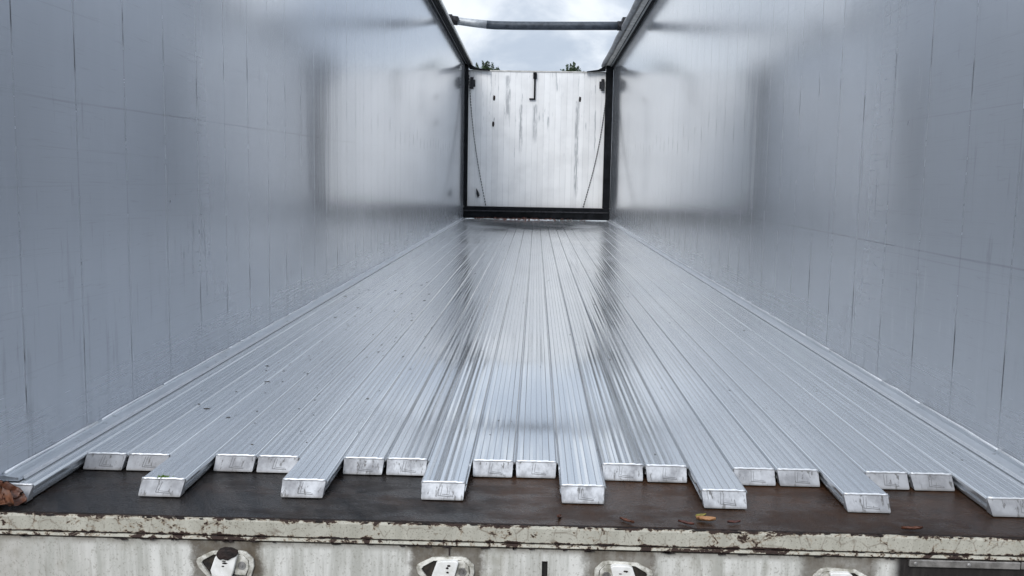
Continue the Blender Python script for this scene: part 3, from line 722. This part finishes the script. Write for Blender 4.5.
leaf(.437, -.270, ZP, .030, .014, .5, simple('olive_leaf', (.14, .12, .02), (.34, .30, .06), .5, 60.), 'small olive yellow leaf lying behind the orange leaf', 5)
leaf(.107, -.300, ZP, .034, .012, 1.3, M_leafb, 'small red-brown leaf standing at the plate edge below the middle long slat', 8, tilt=.5)
leaf(.262, -.317, ZP, .040, .010, -.7, M_leafb, 'thin red-brown leaf sliver between the middle and the orange leaf', 11)
leaf(.395, -.322, ZP, .038, .011, -.5, M_leafd, 'dark wet leaf sliver just left of the orange leaf', 12)
leaf(.505, -.308, ZP, .032, .013, .2, M_leafd, 'dark wet leaf scrap just right of the orange leaf', 13)
leaf(.900, -.322, ZP, .050, .012, .1, M_leafb, 'dark red leaf sliver on the plate below the last long slats', 14)
for i, (x, y, rz, L_, mt, lab) in enumerate((
        (-1.178, -.312, .4, .092, M_leafb, 'broad wet brown leaf topmost in the pile in the left corner'),
        (-1.168, -.332, -.2, .088, M_leafc, 'orange-brown leaf at the front of the pile in the left corner'),
        (-1.138, -.324, .25, .052, M_leafb, 'brown leaf at the right of the pile in the left corner'),
        (-1.195, -.325, 1.1, .060, M_leafd, 'dark leaf at the bottom of the pile in the left corner'))):
    leaf(x, y, ZP+.006+.007*(3-i), L_, .046, rz, mt, lab, 30+i, 'wet leaves in the left corner', tilt=.75-.12*i, curl=.6)
# leaf litter under the far beam
rnd = random.Random(4); gl = G()
for i in range(150):
    x = rnd.gauss(-.32, .28) if i < 100 else rnd.uniform(-1., 1.1); y = rnd.uniform(13.85, 14.13); s_ = rnd.uniform(.02, .06)
    M = Matrix.Translation((x, y, .008+rnd.uniform(0, .022))) @ Euler((rnd.uniform(-.6, .6), rnd.uniform(-.6, .6), rnd.uniform(0, 6.3))).to_matrix().to_4x4()
    gl.box(-s_/2, s_/2, -s_*.25, s_*.25, -.001, .001, M)
tag(gl.build('leaf_litter', M_leafd), 'brown leaf litter heaped under the far black beam', 'leaf litter', kind='stuff')
# moss tuft on the third slat
gm = G(); rnd = random.Random(2)
for i in range(70):
    a = rnd.uniform(0, 6.3); r_ = abs(rnd.gauss(0, .006)); h = rnd.uniform(.002, .007)
    X, Y = r_*math.cos(a)*1.6, r_*math.sin(a)*.7
    gm.tube([(X, Y, 0), (X+rnd.uniform(-.003, .003), Y+rnd.uniform(-.003, .003), h)], [.0011, .0004], 5)
o = gm.build('moss_tuft', M_moss); o.location = (-.843, -.199, .0005)
tag(o, 'tiny tuft of green moss on the capped end of a long slat', 'moss')
# grit scattered over the slats
gg = G(); rnd = random.Random(17)
for i in range(260):
    x = rnd.uniform(-1.1, 1.22); y = 0.1+13*rnd.random()**1.7; s_ = rnd.uniform(.0004, .0013)*(1+y*.16)
    if rnd.random() < .45: x = rnd.uniform(-1.1, -.45); y = rnd.uniform(.05, 4.5)
    k = rnd.randint(4, 6); ph = rnd.uniform(0, 6)
    gg.prism([(x+s_*math.cos(ph+2*math.pi*q/k)*rnd.uniform(1.2, 3.2), y+s_*math.sin(ph+2*math.pi*q/k)*rnd.uniform(.6, 1.5)) for q in range(k)], 'z', -.0005, .0008+s_*.3)
tag(gg.build('grit', M_grit), 'dark specks of grit scattered over the slats', 'grit', kind='stuff')

# ------------------------------------------------------------------ trees beyond the far end
def tree(x, y, top, label, seed, wide):
    rnd = random.Random(seed)
    root = empty('tree', (x, y, -1.4), label=label, cat='tree', group='trees beyond the bulkhead')
    H = top+1.4; pts = []; rad = []
    for i in range(8):
        t_ = i/7; pts.append((.12*math.sin(t_*4+seed), .1*math.sin(t_*3), H*.96*t_)); rad.append(.16*(1-t_)+.012)
    tk = G().tube(pts, rad, 9)
    cr = G()
    for b in range(46):
        t_ = .18+.82*(b+rnd.random())/46; z = H*.96*t_; a = rnd.uniform(0, 6.283); ln2 = wide*(1.08-t_)**.75*rnd.uniform(.6, 1.1)+.12
        tip = Vector((math.cos(a)*ln2, math.sin(a)*ln2, z+ln2*rnd.uniform(.7, 1.5)))
        if tip.z > H-.25: tip.z = H-.25-rnd.uniform(0, .1)
        s0 = Vector((0, 0, z)); tk.tube([s0, s0.lerp(tip, .5)+Vector((0, 0, -.04)), tip], [.035*(1.15-t_), .02*(1.15-t_), .004], 5)
        for q in range(420):
            p = s0.lerp(tip, rnd.uniform(.15, 1.0)**.8)+Vector((rnd.gauss(0, .11), rnd.gauss(0, .11), rnd.gauss(0, .10)))
            if p.z > H-.05: continue
            s_ = rnd.uniform(.03, .06); M = Matrix.Translation(p) @ Euler((rnd.uniform(0, 6), rnd.uniform(0, 6), rnd.uniform(0, 6))).to_matrix().to_4x4()
            v = [M @ Vector(c) for c in ((-s_, 0, 0), (0, -s_*.5, .006), (s_*1.1, 0, 0), (0, s_*.5, .006))]
            cr.add(v, [(0, 1, 2, 3)])
    for b in range(11):
        dx = rnd.uniform(-1, 1)*wide*.55; dy = rnd.uniform(-.3, .3); zt = H+.14-.55*(dx/wide)**2+rnd.uniform(-.10, .06)
        tk.tube([(dx*.6, dy, zt-.9), (dx, dy, zt-.1)], [.012, .003], 5)
        for q in range(260):
            u_ = rnd.random()**.8; p = Vector((dx*(1-.3*u_)+rnd.gauss(0, .012+.07*u_), dy+rnd.gauss(0, .012+.07*u_), zt-.75*u_)); s_ = rnd.uniform(.018, .04)
            M = Matrix.Translation(p) @ Euler((rnd.uniform(0, 6), rnd.uniform(0, 6), rnd.uniform(0, 6))).to_matrix().to_4x4()
            cr.add([M @ Vector(c) for c in ((-s_, 0, 0), (0, -s_*.5, .006), (s_*1.1, 0, 0), (0, s_*.5, .006))], [(0, 1, 2, 3)])
    tk.build('trunk', M_bark, root); o = cr.build('crown', M_leaf, root)
    return root
tree(-1.70, 30, 4.36, 'tree top showing above the bulkhead beside the left wall rail', 3, .8)
tree(1.17, 30, 4.34, 'tree top showing above the right half of the bulkhead', 8, .62)
